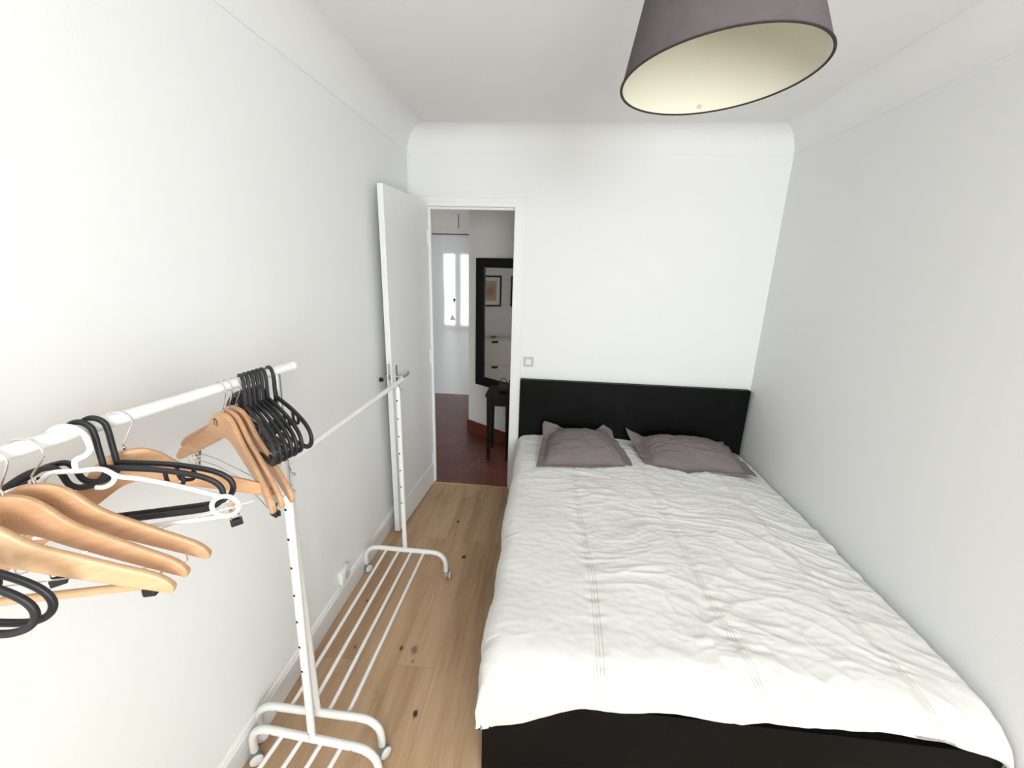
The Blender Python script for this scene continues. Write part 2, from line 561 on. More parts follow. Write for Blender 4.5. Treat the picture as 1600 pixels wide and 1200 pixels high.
# architrave, two steps, mitred
for (a, b_, t) in ((0.0281, 0.0585, 0.016), (0.0586, 0.074, 0.023)):
    def quad(p):
        prism(bm, p, 'y', D - t, D - 0.0005)
    quad([(DX0 - b_, 0), (DX0 - a, 0), (DX0 - a, DZ + a), (DX0 - b_, DZ + b_)])
    quad([(DX1 + a, 0), (DX1 + b_, 0), (DX1 + b_, DZ + b_), (DX1 + a, DZ + a)])
    quad([(DX0 - a, DZ + a), (DX1 + a, DZ + a), (DX1 + b_, DZ + b_), (DX0 - b_, DZ + b_)])
struct(obj('trim_4', bm, M['trim']))
# cable conduit in the corner above the door
struct(obj('trim_5', boxes((0.0, 0.013, D - 0.011, D, DZ + 0.08, ZM - 0.01), bev=0.002), M['trim']))
# threshold strip between oak and tiles
struct(obj('trim_6', boxes((DX0 + 0.004, DX1 - 0.004, D + 0.004, D + 0.022, 0.0, 0.004), bev=0.001), M['hanger_wood']))

# bedroom window behind the camera
def window(n, x0, x1, y, z0, z1, mullions, mw=0.045):
    bm = bmesh.new()
    f = 0.05
    box(bm, x0, x0 + f, y - 0.06, y, z0, z1); box(bm, x1 - f, x1, y - 0.06, y, z0, z1)
    box(bm, x0 + f, x1 - f, y - 0.06, y, z0, z0 + f); box(bm, x0 + f, x1 - f, y - 0.06, y, z1 - f, z1)
    for mx in mullions:
        box(bm, mx - mw, mx + mw, y - 0.055, y - 0.005, z0 + f, z1 - f)
    fo = struct(obj('window_%d' % n, bm, M['trim']))
    bm = boxes((x0 + f, x1 - f, y - 0.034, y - 0.028, z0 + f, z1 - f))
    g = obj('pane', bm, M['glass'], fo)
    return fo


window(1, WX0, WX1, YF - 0.01, WZ0, WZ1, [(WX0 + WX1) / 2])

# ------------------------------------------------------------------ hall and neighbouring room seen through the doorway
HY0, HY1, HC = D + WT, 5.965, 2.57
HL = -1.68
struct(obj('floor_hall', boxes((-2.7, 2.1, D + 0.012, HY1 + 0.1, -0.06, -0.001), (-2.7, -0.12, -0.7, D + 0.012, -0.06, -0.001)), M['tiles']))
struct(obj('ceiling_hall', boxes((-2.7, 2.1, HY0, HY1 + 0.1, HC, HC + 0.08), (-2.7, -0.12, -0.7, HY0, HC, HC + 0.08)), M['hall_wall']))
struct(obj('wall_hall_left', boxes((HL - 0.1, HL, HY0, HY1 + 0.1, 0, HC)), M['hall_wall']))
SX0, SX1, SZ = -1.42, -0.28, 2.36
struct(obj('wall_hall_front', boxes((-2.7, SX0, D, HY0, 0, HC), (SX1, -0.1, D, HY0, 0, HC), (SX0, SX1, D, HY0, SZ, HC)), M['hall_wall']))
struct(obj('wall_hall_entry', boxes((DX1 + 0.03, 2.1, HY0, HY0 + 0.02, 0, HC), (-0.1, DX0 - 0.03, HY0, HY0 + 0.02, 0, HC), (DX0 - 0.03, DX1 + 0.03, HY0, HY0 + 0.02, DZ + 0.03, HC)), M['hall_wall']))
# slanted wall with the mirror, its return, and the end wall around the hall door
P0 = Vector((0.205, 4.566)); dd = Vector((0.8137, -0.5813)); nn = Vector((-0.5813, -0.8137))


def slant(bm, s0, s1, t0, t1, z0, z1, bev=0.0):
    """box along the slanted wall: s along, t out of the wall towards the bedroom"""
    t = bmesh.new()
    box(t, 0, 1, 0, 1, 0, 1)
    for v in t.verts:
        s = s0 + v.co.x * (s1 - s0); q = t0 + v.co.y * (t1 - t0); z = z0 + v.co.z * (z1 - z0)
        p = P0 + dd * s + nn * q
        v.co = Vector((p.x, p.y, z))
    if bev:
        bmesh.ops.bevel(t, geom=t.edges[:], offset=bev, segments=2, affect='EDGES')
    merge(bm, t)


bm = bmesh.new(); slant(bm, 0, 1.5, -0.1, 0, 0, HC)
struct(obj('wall_hall_slanted', bm, M['hall_wall']))
bm = bmesh.new(); prism(bm, [(P0.x, P0.y), (P0.x + 0.1, P0.y), (0.20, HY1), (0.10, HY1)], 'z', 0, HC)
struct(obj('wall_hall_return', bm, M['hall_wall']))
struct(obj('wall_hall_back', boxes((HL - 0.1, -0.76, HY1, HY1 + 0.1, 0, HC), (-0.76, 0.3, HY1 + 0.0, HY1 + 0.1, 2.255, HC), (0.12, 0.3, HY1, HY1 + 0.1, 0, HC)), M['hall_wall']))
bm = bmesh.new(); slant(bm, -0.012, 1.4, 0, 0.012, 0, 0.14, bev=0.003)
prism(bm, [(P0.x - 0.012, P0.y - 0.005), (P0.x, P0.y), (0.10, HY1), (0.088, HY1)], 'z', 0, 0.14)
struct(obj('baseboard_hall', bm, M['terracotta_base']))
# ledge moulding above the hall door
struct(obj('trim_7', boxes((-0.76, 0.12, HY1 - 0.02, HY1, 2.262, 2.30), (-0.76, 0.12, HY1 - 0.012, HY1, 2.30, 2.33), bev=0.003), M['hall_wall']))
# hall door (closed, glossy)
struct(obj('door_gap_shade', boxes((-0.755, 0.11, HY1 - 0.0205, HY1, 2.2505, 2.2615)), M['dark']))  # dark strip standing in for the shade in the gap above the door
d2 = struct(obj('door_2', boxes((-0.755, 0.11, HY1 - 0.012, HY1 + 0.03, 0.008, 2.25), bev=0.002), M['hall_door']))
bm = bmesh.new(); cyl(bm, (-0.27, HY1 - 0.016, 1.385), (-0.27, HY1 - 0.006, 1.385), 0.018, n=16)
box(bm, -0.276, -0.264, HY1 - 0.015, HY1 - 0.006, 1.345, 1.385)
kh = obj('keyhole', bm, M['dark'], d2)
bm = bmesh.new(); prism(bm, [(-0.335, 1.10), (-0.255, 1.10), (-0.30, 1.19)], 'y', HY1 - 0.014, HY1 - 0.0115)
obj('sticker', bm, M['switch_grey'], d2)
# electrical cupboard flap above the hall door
fb = thing('meter_cupboard', 'small white cupboard flap with a dark edge above the glossy hall door', 'cupboard', (-0.257, HY1, 2.33))
obj('frame', boxes((-0.062, 0.062, -0.006, 0.0, 0.0, 0.185), bev=0.002), M['hall_wall'], fb)
obj('flap', boxes((-0.056, 0.050, -0.016, -0.005, 0.006, 0.179), bev=0.002), M['hall_wall'], fb)
obj('hinge_gap', boxes((0.0505, 0.0575, -0.0075, -0.004, 0.006, 0.179)), M['dark'], fb)
# neighbouring room
struct(obj('wall_living_left', boxes((-2.7, -2.6, -0.7, HY0, 0, HC)), M['wall']))
LX0, LX1, LZ1 = -2.12, -1.20, 2.2
struct(obj('wall_living_front', boxes((-2.7, LX0, -0.7, -0.6, 0, HC), (LX1, -0.1, -0.7, -0.6, 0, HC), (LX0, LX1, -0.7, -0.6, LZ1, HC), (LX0, LX1, -0.7, -0.6, 0, 0.06)), M['wall']))
window(2, LX0, LX1, -0.61, 0.06, LZ1, [(LX0 + LX1) / 2], 0.08)

# ------------------------------------------------------------------ bedroom door (open leaf)
hx, hy = 0.122, 3.275
ang = math.atan2(0.076 - hx, 2.56 - hy)       # leaf direction
dl = 0.715
d1 = struct(thing('door_1', 'white flush bedroom door standing open along the left wall', 'door', (hx, hy, 0), (0, 0, PI - ang)))
d1.rotation_euler = (0, 0, math.atan2(2.56 - hy, 0.076 - hx))
# local x runs from hinge to latch edge, local +y faces the room
obj('leaf', boxes((0, dl, -0.018, 0.018, 0.012, 2.30), bev=0.002), M['door'], d1)
obj('kick_panel', boxes((0.012, dl - 0.03, 0.016, 0.0225, 0.016, 0.205), bev=0.003), M['door'], d1)
bm = bmesh.new(); box(bm, dl - 0.0005, dl + 0.0015, -0.008, 0.008, 1.06, 1.24)
obj('lock_plate', bm, M['steel'], d1)
bm = bmesh.new(); box(bm, dl + 0.001, dl + 0.006, -0.006, 0.006, 1.135, 1.165, bev=0.001)
obj('latch_bolt', bm, M['grey_plastic'], d1)
for s in (1, -1):
    hb = bmesh.new()
    hz = 1.142
    box(hb, dl - 0.078, dl - 0.046, s * 0.018 - 0.004, s * 0.018 + 0.004, hz - 0.15, hz + 0.075, bev=0.003)
    hp = obj('handle_plate', hb, M['steel'], d1)
    lb = bmesh.new()
    tube(lb, smooth_path([(dl - 0.062, s * 0.02, hz), (dl - 0.062, s * 0.052, hz), (dl - 0.072, s * 0.062, hz), (dl - 0.12, s * 0.066, hz), (dl - 0.155, s * 0.063, hz + 0.003), (dl - 0.17, s * 0.058, hz + 0.010)], 5), 0.008, n=10)
    obj('lever', lb, M['steel'], hp, smooth=True)
for hz in (0.25, 1.15, 2.05):
    bm = bmesh.new(); cyl(bm, (-0.004, 0.021, hz - 0.05), (-0.004, 0.021, hz + 0.05), 0.006, n=10)
    obj('hinge', bm, M['trim'], d1, smooth=True)

# black disc added on the left wall for the dark spot by the handle
ds = thing('added_wall_disc', 'small black round disc added on the left wall behind the door handle', 'door stop', (0, 2.585, 1.124), (0, 0, 0))
bm = bmesh.new(); lathe(bm, [(0.001, 0), (0.014, 0), (0.014, 0.012), (0.011, 0.022), (0.001, 0.024)], 16, Matrix.Rotation(R(90), 4, 'Y'))
obj('spot_disc', bm, M['black_rubber'], ds, smooth=True)

# light switch and wall socket
sw = thing('light_switch', 'pale grey square light switch with white button beside the doorway', 'light switch', (0.932, D, 1.134))
obj('plate', boxes((-0.04, 0.04, -0.009, 0, -0.04, 0.04), bev=0.004), M['switch_grey'], sw)
obj('button', boxes((-0.021, 0.021, -0.014, -0.006, -0.021, 0.021), bev=0.003), M['white_plastic'], sw)
so = thing('wall_socket', 'white wall socket on the left wall just above the baseboard', 'socket', (0, 1.905, 0.178))
bm = bmesh.new(); box(bm, 0, 0.030, -0.045, 0.045, -0.040, 0.040, bev=0.006)
obj('housing', bm, M['white_plastic'], so, smooth=True)
bm = bmesh.new()
lathe(bm, [(0.0005, 0.031), (0.016, 0.031), (0.018, 0.0335), (0.021, 0.0335), (0.021, 0.029)], 24, Matrix.Rotation(R(90), 4, 'Y'))
obj('socket_well', bm, M['switch_grey'], so, smooth=True)
for yy in (-0.009, 0.009):
    bm = bmesh.new(); cyl(bm, (0.030, yy, 0), (0.0325, yy, 0), 0.003, n=10)
    obj('pin_hole', bm, M['dark'], so)

# ------------------------------------------------------------------ hall furniture
mi = thing('wall_mirror', 'large black framed mirror on the slanted hall wall', 'mirror', (P0.x + dd.x * .47, P0.y + dd.y * .47, 0.6))
ml = -math.atan2(0.5813, 0.8137)
mi.rotation_euler = (0, 0, ml)            # local x along the wall (s), local -y out of the wall
MW, MH, FW = 0.33, 1.334, 0.118
bm = bmesh.new()
box(bm, -MW, -MW + FW, -0.034, 0, 0, MH, bev=0.004); box(bm, MW - FW, MW, -0.034, 0, 0, MH, bev=0.004)
box(bm, -MW + FW, MW - FW, -0.034, 0, MH - 0.092, MH, bev=0.004); box(bm, -MW + FW, MW - FW, -0.034, 0, 0, 0.098, bev=0.004)
obj('frame', bm, M['black_lacquer'], mi)
obj('glass', boxes((-MW + FW - 0.01, MW - FW + 0.01, -0.020, -0.006, 0.09, MH - 0.085)), M['mirror'], mi)

ct = thing('console_table', 'small black console table with tapered legs under the hall mirror', 'table', (0.635, 3.985, 0))
obj('top', boxes((-0.125, 0.125, -0.175, 0.165, 0.655, 0.682), bev=0.003), M['black_lacquer'], ct)
obj('apron', boxes((-0.105, 0.105, -0.155, 0.150, 0.565, 0.655)), M['black_lacquer'], ct)
for sx in (-1, 1):
    for sy in (-1, 1):
        bm = bmesh.new()
        t = bmesh.new(); bmesh.ops.create_cone(t, cap_ends=True, segments=4, radius1=0.018, radius2=0.031, depth=0.655)
        merge(bm, t, Matrix.Translation((sx * 0.092, sy * 0.14 - 0.004, 0.3275)) @ Matrix.Rotation(R(45), 4, 'Z'))
        obj('leg', bm, M['black_lacquer'], ct)
bgm = thing('handbag', 'small black bag standing on the console table in the hall', 'bag', (0.66, 3.96, 0.682))
bm = bmesh.new(); box(bm, -0.045, 0.055, -0.05, 0.05, 0, 0.085, bev=0.018, seg=3)
obj('body', bm, M['black_rubber'], bgm, smooth=True)
bm = bmesh.new(); tube(bm, smooth_path([(-0.025, 0, 0.08), (-0.02, 0, 0.115), (0.005, 0, 0.128), (0.03, 0, 0.115), (0.035, 0, 0.08)], 5), 0.004, n=8)
obj('handle', bm, M['black_rubber'], bgm, smooth=True)

# things on the far left hall wall, seen in the mirror
def picture(y0, y1, z0, z1, label):
    t = thing('framed_picture', label, 'picture', (HL, (y0 + y1) / 2, z0), group='framed prints on the hall wall')
    hw, h = (y1 - y0) / 2, z1 - z0
    bm = bmesh.new()
    for b in ((0, 0.022, -hw, -hw + 0.022, 0, h), (0, 0.022, hw - 0.022, hw, 0, h), (0, 0.022, -hw + 0.022, hw - 0.022, 0, 0.022), (0, 0.022, -hw + 0.022, hw - 0.022, h - 0.022, h)):
        box(bm, *b, bev=0.002)
    obj('frame', bm, M['black_lacquer'], t)
    obj('mount', boxes((0.002, 0.010, -hw + 0.02, hw - 0.02, 0.02, h - 0.02)), M['paper'], t)
    p = obj('print', boxes((-0.001, 0.002, -hw + 0.075, hw - 0.075, -h / 2 + 0.085, h / 2 - 0.075)), M['print'], t)
    p.location = (0.0105, 0, h / 2)
    return t


picture(3.775, 4.115, 1.262, 1.718, 'black framed print with a reddish drawing, fully seen in the hall mirror')
picture(3.30 + 0.10, 3.625, 1.262, 1.718, 'black framed print cut off at the right edge of the hall mirror')
sc_ = thing('shoe_cabinet', 'slim white shoe cabinet with black cut out handles reflected in the mirror', 'cabinet', (HL + 0.02, 3.90, 0))
CX = 0.18
obj('body', boxes((0.0, CX - 0.016, -0.40, 0.40, 0.03, 0.775), bev=0.003), M['cabinet'], sc_)
obj('top', boxes((0.0, CX + 0.004, -0.405, 0.405, 0.775, 0.79), bev=0.003), M['cabinet'], sc_)
for (z0, z1) in ((0.045, 0.372), (0.38, 0.768)):
    dr = obj('door', boxes((CX - 0.016, CX, -0.395, 0.395, z0, z1), bev=0.003), M['cabinet'], sc_)
    obj('handle', boxes((CX - 0.002, CX + 0.002, -0.05, 0.05, z1 - 0.042, z1 - 0.008), bev=0.0015), M['dark'], dr)
tr = thing('trinket_dish', 'small grey dish lying on the white shoe cabinet in the reflection', 'dish', (HL + 0.09, 3.90, 0.79))
bm = bmesh.new(); lathe(bm, [(0.001, 0), (0.035, 0), (0.055, 0.018), (0.058, 0.022), (0.052, 0.020), (0.033, 0.005), (0.001, 0.005)], 20)
obj('bowl', bm, M['grey_plastic'], tr, smooth=True)

# ------------------------------------------------------------------ clothes racks
def make_rack(label, loc, rz, rail_z, lean=0.0, bar_yaw=0.0, wheel_turn=(-48, -30, -30, 2)):
    """local origin: floor under the middle; local y along the rail"""
    t = thing('clothes_rack', label, 'clothes rack', loc, (0, 0, rz), 'white wheeled clothes racks')
    HLn = 0.4925                        # half distance between uprights
    rb = 0.0145
    cb, sb = math.cos(bar_yaw), math.sin(bar_yaw)

    def turn(p, y):
        dx, dy = p[0], p[1] - y
        return Vector((dx * cb - dy * sb, y + dx * sb + dy * cb, p[2]))

    def lx(z):
        return lean * (z - 0.176) / (rail_z - 0.176)
    for sy in (-1, 1):
        y = sy * HLn
        pts = [(-0.252, y, 0.052), (-0.252, y, 0.095), (-0.243, y, 0.135), (-0.218, y, 0.163), (-0.18, y, 0.175), (-0.09, y, 0.176), (0.0, y, 0.176), (0.09, y, 0.176), (0.18, y, 0.175), (0.218, y, 0.163), (0.243, y, 0.135), (0.252, y, 0.095), (0.252, y, 0.052)]
        bm = bmesh.new(); tube(bm, [turn(p, y) for p in smooth_path(pts, 5)], rb, n=14)
        base = obj('base_bar', bm, M['white_metal'], t, smooth=True)
        for xx in (-0.16, 0.16):
            bm = bmesh.new(); cyl(bm, turn((xx, y - 0.0155, 0.176), y), turn((xx, y + 0.0155, 0.176), y), 0.0035, n=10)
            obj('bolt', bm, M['steel'], base)
        # uprights: white sleeve with holes, inner steel tube
        zt = 1.205
        bm = bmesh.new(); cyl(bm, (0, y, 0.176), (lx(zt), y, zt), 0.0135, n=18)
        sl = obj('upright', bm, M['white_metal'], t, smooth=True)
        for k in range(8):
            hz = 0.215 if k == 0 else 0.40 + 0.105 * k
            bm = bmesh.new(); cyl(bm, (lx(hz) - 0.0020, y - 0.0138, hz), (lx(hz) - 0.0020, y - 0.0128, hz), 0.0045, n=10)
            obj('hole', bm, M['dark'] if k else M['steel'], sl)
        bm = bmesh.new(); cyl(bm, (lx(zt - .02), y, zt - 0.02), (lean, y, rail_z - 0.008), 0.0105, n=16)
        obj('inner_tube', bm, M['steel'], t, smooth=True)
        bm = bmesh.new(); cyl(bm, (lx(zt), y, zt - 0.004), (lx(zt), y, zt + 0.008), 0.0135, 0.0115, n=16)
        cyl(bm, (lx(zt) + 0.012, y, zt - 0.01), (lx(zt) + 0.026, y, zt - 0.01), 0.006, n=10)
        obj('lock_screw', bm, M['steel'], t, smooth=True)
        # casters
        for sx in (-1, 1):
            cx = sx * 0.252
            az = R(wheel_turn[(sx + 1) // 2 + (sy + 1)]) - rz
            fx, fy, _ = turn((cx, y, 0), y)
            bm = bmesh.new(); cyl(bm, (fx, fy, 0.03), (fx, fy, 0.066), 0.009, n=12)
            st = obj('caster_stem', bm, M['steel'], t, smooth=True)
            ax = Vector((math.cos(az), math.sin(az), 0))
            off = ax * 0.014
            c = Vector((fx, fy, 0.0255)) + off
            mtx = Matrix.Translation(c) @ ax.to_track_quat('Z', 'Y').to_matrix().to_4x4()
            bm = bmesh.new(); lathe(bm, [(0.001, -0.009), (0.0240, -0.009), (0.0255, -0.006), (0.0255, 0.006), (0.0240, 0.009), (0.001, 0.009)], 24, mtx)
            wh = obj('wheel', bm, M['grey_plastic'], t, smooth=True)
            bm = bmesh.new(); lathe(bm, [(0.001, 0.0145), (0.017, 0.014), (0.0225, 0.0115), (0.0235, 0.0088), (0.001, 0.0088)], 24, mtx)
            lathe(bm, [(0.001, -0.0145), (0.017, -0.014), (0.0225, -0.0115), (0.0235, -0.0088), (0.001, -0.0088)], 24, mtx)
            obj('hub_cap', bm, M['white_plastic'], wh, smooth=True)
    for k in range(4):
        x = (-1.5 + k) * 0.0775
        bm = bmesh.new(); cyl(bm, turn((x, -HLn + 0.008, 0.168), -HLn), turn((x, HLn - 0.008, 0.168), HLn), 0.008, n=12)
        obj('shelf_rod', bm, M['white_metal'], t, smooth=True)
    rl = 0.56
    bm = bmesh.new(); cyl(bm, (lean, -rl, rail_z), (lean, rl, rail_z), 0.0122, n=20)
    ra = obj('hanging_rail', bm, M['white_metal'], t, smooth=True)
    for sy in (-1, 1):
        bm = bmesh.new()
        lathe(bm, [(0.001, 0.010), (0.010, 0.009), (0.0138, 0.004), (0.0138, -0.006), (0.0125, -0.007)], 20, Matrix.Translation((lean, sy * rl, rail_z)) @ Matrix.Rotation(R(-90 * sy), 4, 'X'))
        obj('end_cap', bm, M['white_plastic'], ra, smooth=True)
    return t


# far rack (rail low), uprights at y=1.17 and y=2.155
make_rack('white clothes rack with its bare rail low, standing next to the open door', (0.274, 1.664, 0), R(-0.6), 1.232)
# near rack: rail high and full of hangers; far upright at (0.302, 1.08)
RA = R(7.4)
ux, uy = math.sin(RA), math.cos(RA)
make_rack('white clothes rack with its rail raised and full of hangers, nearest the camera', (0.300 - ux * 0.4925, 1.080 - uy * 0.4925, 0), -RA, 1.564, lean=0.040, bar_yaw=R(4.0), wheel_turn=(-50, -40, -46, -30))


HS = 0.952                            # hangers are a little under 45 cm wide


def rail_pt(y):
    """point on top of the raised rail"""
    return Vector((1.0897 + HS * (0.31 - (1.19 - y) * 0.13 - 1.0897), HS * y, 1.8612 + HS * (1.5625 - 1.8612)))


def hanger_empty(name, label, y, th, tilt, group):
    t = thing(name, label, 'hanger', rail_pt(y), (0, -R(tilt), R(th)), group)
    t.scale = (HS, HS, HS)
    return t


def copy_thing(root, label, y, th, tilt):
    r = root.copy(); sc.collection.objects.link(r)
    r.location = rail_pt(y); r.rotation_euler = (0, -R(tilt), R(th)); r['label'] = label
    for ch in list(root.children):
        c = ch.copy(); sc.collection.objects.link(c); c.parent = r
        for g in ch.children:
            d = g.copy(); sc.collection.objects.link(d); d.parent = c
    return r


# ---- wooden hangers
TOP = [(0, -.079), (.018, -.081), (.036, -.088), (.055, -.104), (.075, -.130), (.095, -.148), (.13, -.172), (.17, -.200), (.20, -.220), (.218, -.234), (.229, -.248), (.233, -.257)]
BOT = [(0, -.150), (.018, -.153), (.036, -.162), (.055, -.174), (.075, -.186), (.095, -.197), (.13, -.217), (.17, -.239), (.20, -.256), (.218, -.266), (.229, -.270), (.233, -.264)]


def interp(tab, u):
    for (a, va), (b, vb) in zip(tab, tab[1:]):
        if u <= b:
            return va + (vb - va) * (u - a) / (b - a)
    return tab[-1][1]


def wood_body(c):
    bm = bmesh.new()
    us = [i / 40 * .21 for i in range(41)] + [.215, .220, .2245, .228, .231, .233]
    us = [-u for u in us[:0:-1]] + us
    top = smooth_path([(a, 0, b) for a, b in TOP], 8)
    bot = smooth_path([(a, 0, b) for a, b in BOT], 8)
    tt = [(p.x, p.z) for p in top]; bb = [(p.x, p.z) for p in bot]
    rings = []
    n = 16
    for u in us:
        a = abs(u)
        zt, zb = interp(tt, a), interp(bb, a)
        y = -c * (a / .22) ** 2
        th = 0.0072 - 0.0012 * (a / .233)
        zc, hz = (zt + zb) / 2, (zt - zb) / 2
        ring = []
        for k in range(n):
            an = 2 * PI * (k + .5) / n
            ca, sa = math.cos(an), math.sin(an)
            e = 0.42
            ring.append(bm.verts.new((u, y + th * math.copysign(abs(ca) ** e, ca), zc + hz * math.copysign(abs(sa) ** e, sa))))
        rings.append(ring)
    for a, b in zip(rings, rings[1:]):
        for k in range(n):
            bm.faces.new((a[k], a[(k + 1) % n], b[(k + 1) % n], b[k]))
    bm.faces.new(rings[0]); bm.faces.new(rings[-1][::-1])
    return bm


def wire_hook(r=.0225):
    zc = -r + 0.002
    pts = [(0, 0, -.088), (0, 0, -.068), (0.004, 0, -.060)]
    for a in (-28, 0, 30, 60, 90, 120, 150, 178):
        pts.append((r * math.cos(R(a)), 0, zc + r * math.sin(R(a))))
    bm = bmesh.new()
    tube(bm, smooth_path(pts, 6), 0.0016, n=8)
    cyl(bm, (0, 0, -.084), (0, 0, -.073), 0.0032, n=10)
    return bm


def clip_bm():
    """pinch clip hanging on a wire at the origin: two steel jaws and a round spring"""
    bm = bmesh.new()
    for s in (-1, 1):
        t = bmesh.new(); box(t, -.010, .010, -.0008, .0008, -.024, .020, bev=.0005)
        merge(bm, t, Matrix.Translation((0, s * .006, 0)) @ Matrix.Rotation(R(-12 * s), 4, 'X'))
        for sx in (-1, 1):
            t = bmesh.new(); cyl(t, (sx * .0085, 0, -.036), (sx * .0085, 0, -.016), .0014, n=8)
            merge(bm, t, Matrix.Translation((0, s * .0025, 0)))
    tube(bm, [(0.0, .009 * math.cos(a), .009 * math.sin(a)) for a in [i * 2 * PI / 16 for i in range(16)]], .0022, closed=True, n=6)
    t = bmesh.new(); lathe(t, [(.005, -.009), (.0085, -.009), (.0085, .009), (.005, .009)], 16, Matrix.Rotation(R(90), 4, 'Y'), close=True)
    merge(bm, t)
    return bm


def wood_hanger(label, y, th, tilt, c, group, pale=False, bar='wire', clips=(-.15, .15), text=None, hook_r=.0225):
    t = hanger_empty('wooden_hanger', label, y, th, tilt, group)
    obj('body', wood_body(c), M['hanger_wood_pale' if pale else 'hanger_wood'], t, smooth=True)
    obj('hook', wire_hook(hook_r), M['chrome'], t, smooth=True)
    def yy(u):
        return -c * (abs(u) / .22) ** 2
    if bar == 'wire':
        zb = -.272
        bm = bmesh.new()
        tube(bm, [(-.194, yy(.194), -.246), (-.194, yy(.194), zb + .004), (-.190, yy(.194), zb), (-.1, yy(.1) * .6, zb), (0, yy(.1) * .4, zb), (.1, yy(.1) * .6, zb), (.190, yy(.194), zb), (.194, yy(.194), zb + .004), (.194, yy(.194), -.246)], .0013, n=8)
        wb = obj('trouser_bar', bm, M['chrome'], t, smooth=True)
        for cu in clips:
            k = obj('clip', clip_bm(), M['chrome'], t, smooth=True)
            k.location = (cu, yy(cu) * .6, zb)
            bm = bmesh.new()
            box(bm, -.0125, .0125, -.0075, -.001, -.050, -.034, bev=.002); box(bm, -.0125, .0125, .001, .0075, -.050, -.034, bev=.002)
            obj('clip_pad', bm, M['black_rubber'], k)
    elif bar == 'dowel':
        bm = bmesh.new(); cyl(bm, (-.182, 0, -.277), (.182, 0, -.277), .0075, n=14)
        wb = obj('trouser_bar', bm, M['hanger_wood_pale'], t, smooth=True)
        for s in (-1, 1):
            bm = bmesh.new(); box(bm, s * .168 - .011, s * .168 + .011, -.009, .009, -.297, -.280, bev=.003)
            obj('bar_pad', bm, M['black_rubber'], t)
            bm = bmesh.new(); cyl(bm, (s * .19, yy(.19), -.256), (s * .178, 0, -.277), .0022, n=8)
            obj('bar_pin', bm, M['chrome'], t)
    if text:
        body, size, u, v, mm = text
        text_mesh('printed_name', body, size, t, (u, yy(u) - .00735, v), (R(90), 0, 0), mm)
    return t


GW = 'wooden hangers on the near end of the raised rail'
GN = 'row of wooden hangers beside the black hangers'
wood_hanger('pale wooden hanger closest to the camera at the left picture edge, lowest of three', .463, 20.0, 5.0, -.004, GW, pale=True, bar=None, clips=()).scale = (HS * 1.05,) * 3
wood_hanger('wooden hanger with HOTEL printed on it, middle of the three near ones', .530, 14.3, 2.5, -.004, GW, bar='dowel', text=('HOTEL', .0185, -.005, -.121, M['text_pale']))
wood_hanger('wooden hanger third from the camera, directly in front of the white plastic hanger', .570, 18.0, 1.3, -.006, GW, text=('HOTEL', .0185, .012, -.121, M['text_pale']), clips=(), hook_r=.026)
wood_hanger('wooden hanger turned sideways behind the two black hangers, with clips on a wire', .709, 43.7, 3.1, .011, GN, text=None)
wood_hanger('front wooden hanger of the row of three, marked with a small letter n', .945, -25.7, -2.1, .025, GN, text=('n', .044, -.032, -.108, M['text_brown']), clips=())
wood_hanger('middle wooden hanger of the row of three', .964, -25.0, -2.4, .020, GN, clips=(-.20, .17))
wood_hanger('back wooden hanger of the row of three, touching the black hangers', .989, -20.4, -6.6, .018, GN, clips=())

# ---- flat black plastic hangers
def strap_notch(s):
    """little strap hook under an arm"""
    return [(s * .118, 0, -.118), (s * .118, 0, -.146), (s * .124, 0, -.155), (s * .140, 0, -.156), (s * .146, 0, -.148), (s * .146, 0, -.136)]


def make_black_hanger(label, y, th, tilt, group, up=0.0, ra=.0054):
    t = hanger_empty('plastic_hanger', label, y, th, tilt, group)
    B = (0, 1, 0)
    bm = bmesh.new()
    pts = [(-.0225, 0, -.020)] + [(-.0005 - .0215 * math.cos(R(a)), 0, -.0185 + .0215 * math.sin(R(a))) for a in range(15, 180, 15)] + [(.021, 0, -.03), (.020, 0, -.055 + up * .5), (.019, 0, -.085 + up * .8), (.018, 0, -.108 + up)]
    tube(bm, smooth_path(pts, 3), .0050, .0042, B, n=12, square=3.2)
    obj('hook', bm, M['black_plastic'], t, smooth=True)
    arm_r = [(.022, 0, -.104), (.06, 0, -.110), (.11, 0, -.119), (.16, 0, -.133), (.193, 0, -.147), (.212, 0, -.163), (.217, 0, -.181), (.209, 0, -.199), (.190, 0, -.211), (.165, 0, -.2155), (.10, 0, -.217), (0, 0, -.218), (-.10, 0, -.217), (-.165, 0, -.2155), (-.190, 0, -.211), (-.209, 0, -.199), (-.217, 0, -.181), (-.212, 0, -.163), (-.193, 0, -.147), (-.16, 0, -.127), (-.115, 0, -.103), (-.085, 0, -.095), (-.066, 0, -.095), (-.056, 0, -.108), (-.050, 0, -.130), (-.036, 0, -.139), (-.014, 0, -.138), (.006, 0, -.128), (.018, 0, -.116), (.022, 0, -.104)]
    bm = bmesh.new()
    tube(bm, smooth_path([(p[0] * .97, 0, p[2] + up) for p in arm_r], 4), ra, .0042, B, n=12, square=3.2)
    obj('shoulder_loop', bm, M['black_plastic'], t, smooth=True)
    for s in (-1, 1):
        bm = bmesh.new(); tube(bm, smooth_path([(p[0], 0, p[2] + up) for p in strap_notch(s)], 4), .0036, .0034, B, n=10, square=3)
        obj('strap_hook', bm, M['black_plastic'], t, smooth=True)
    return t


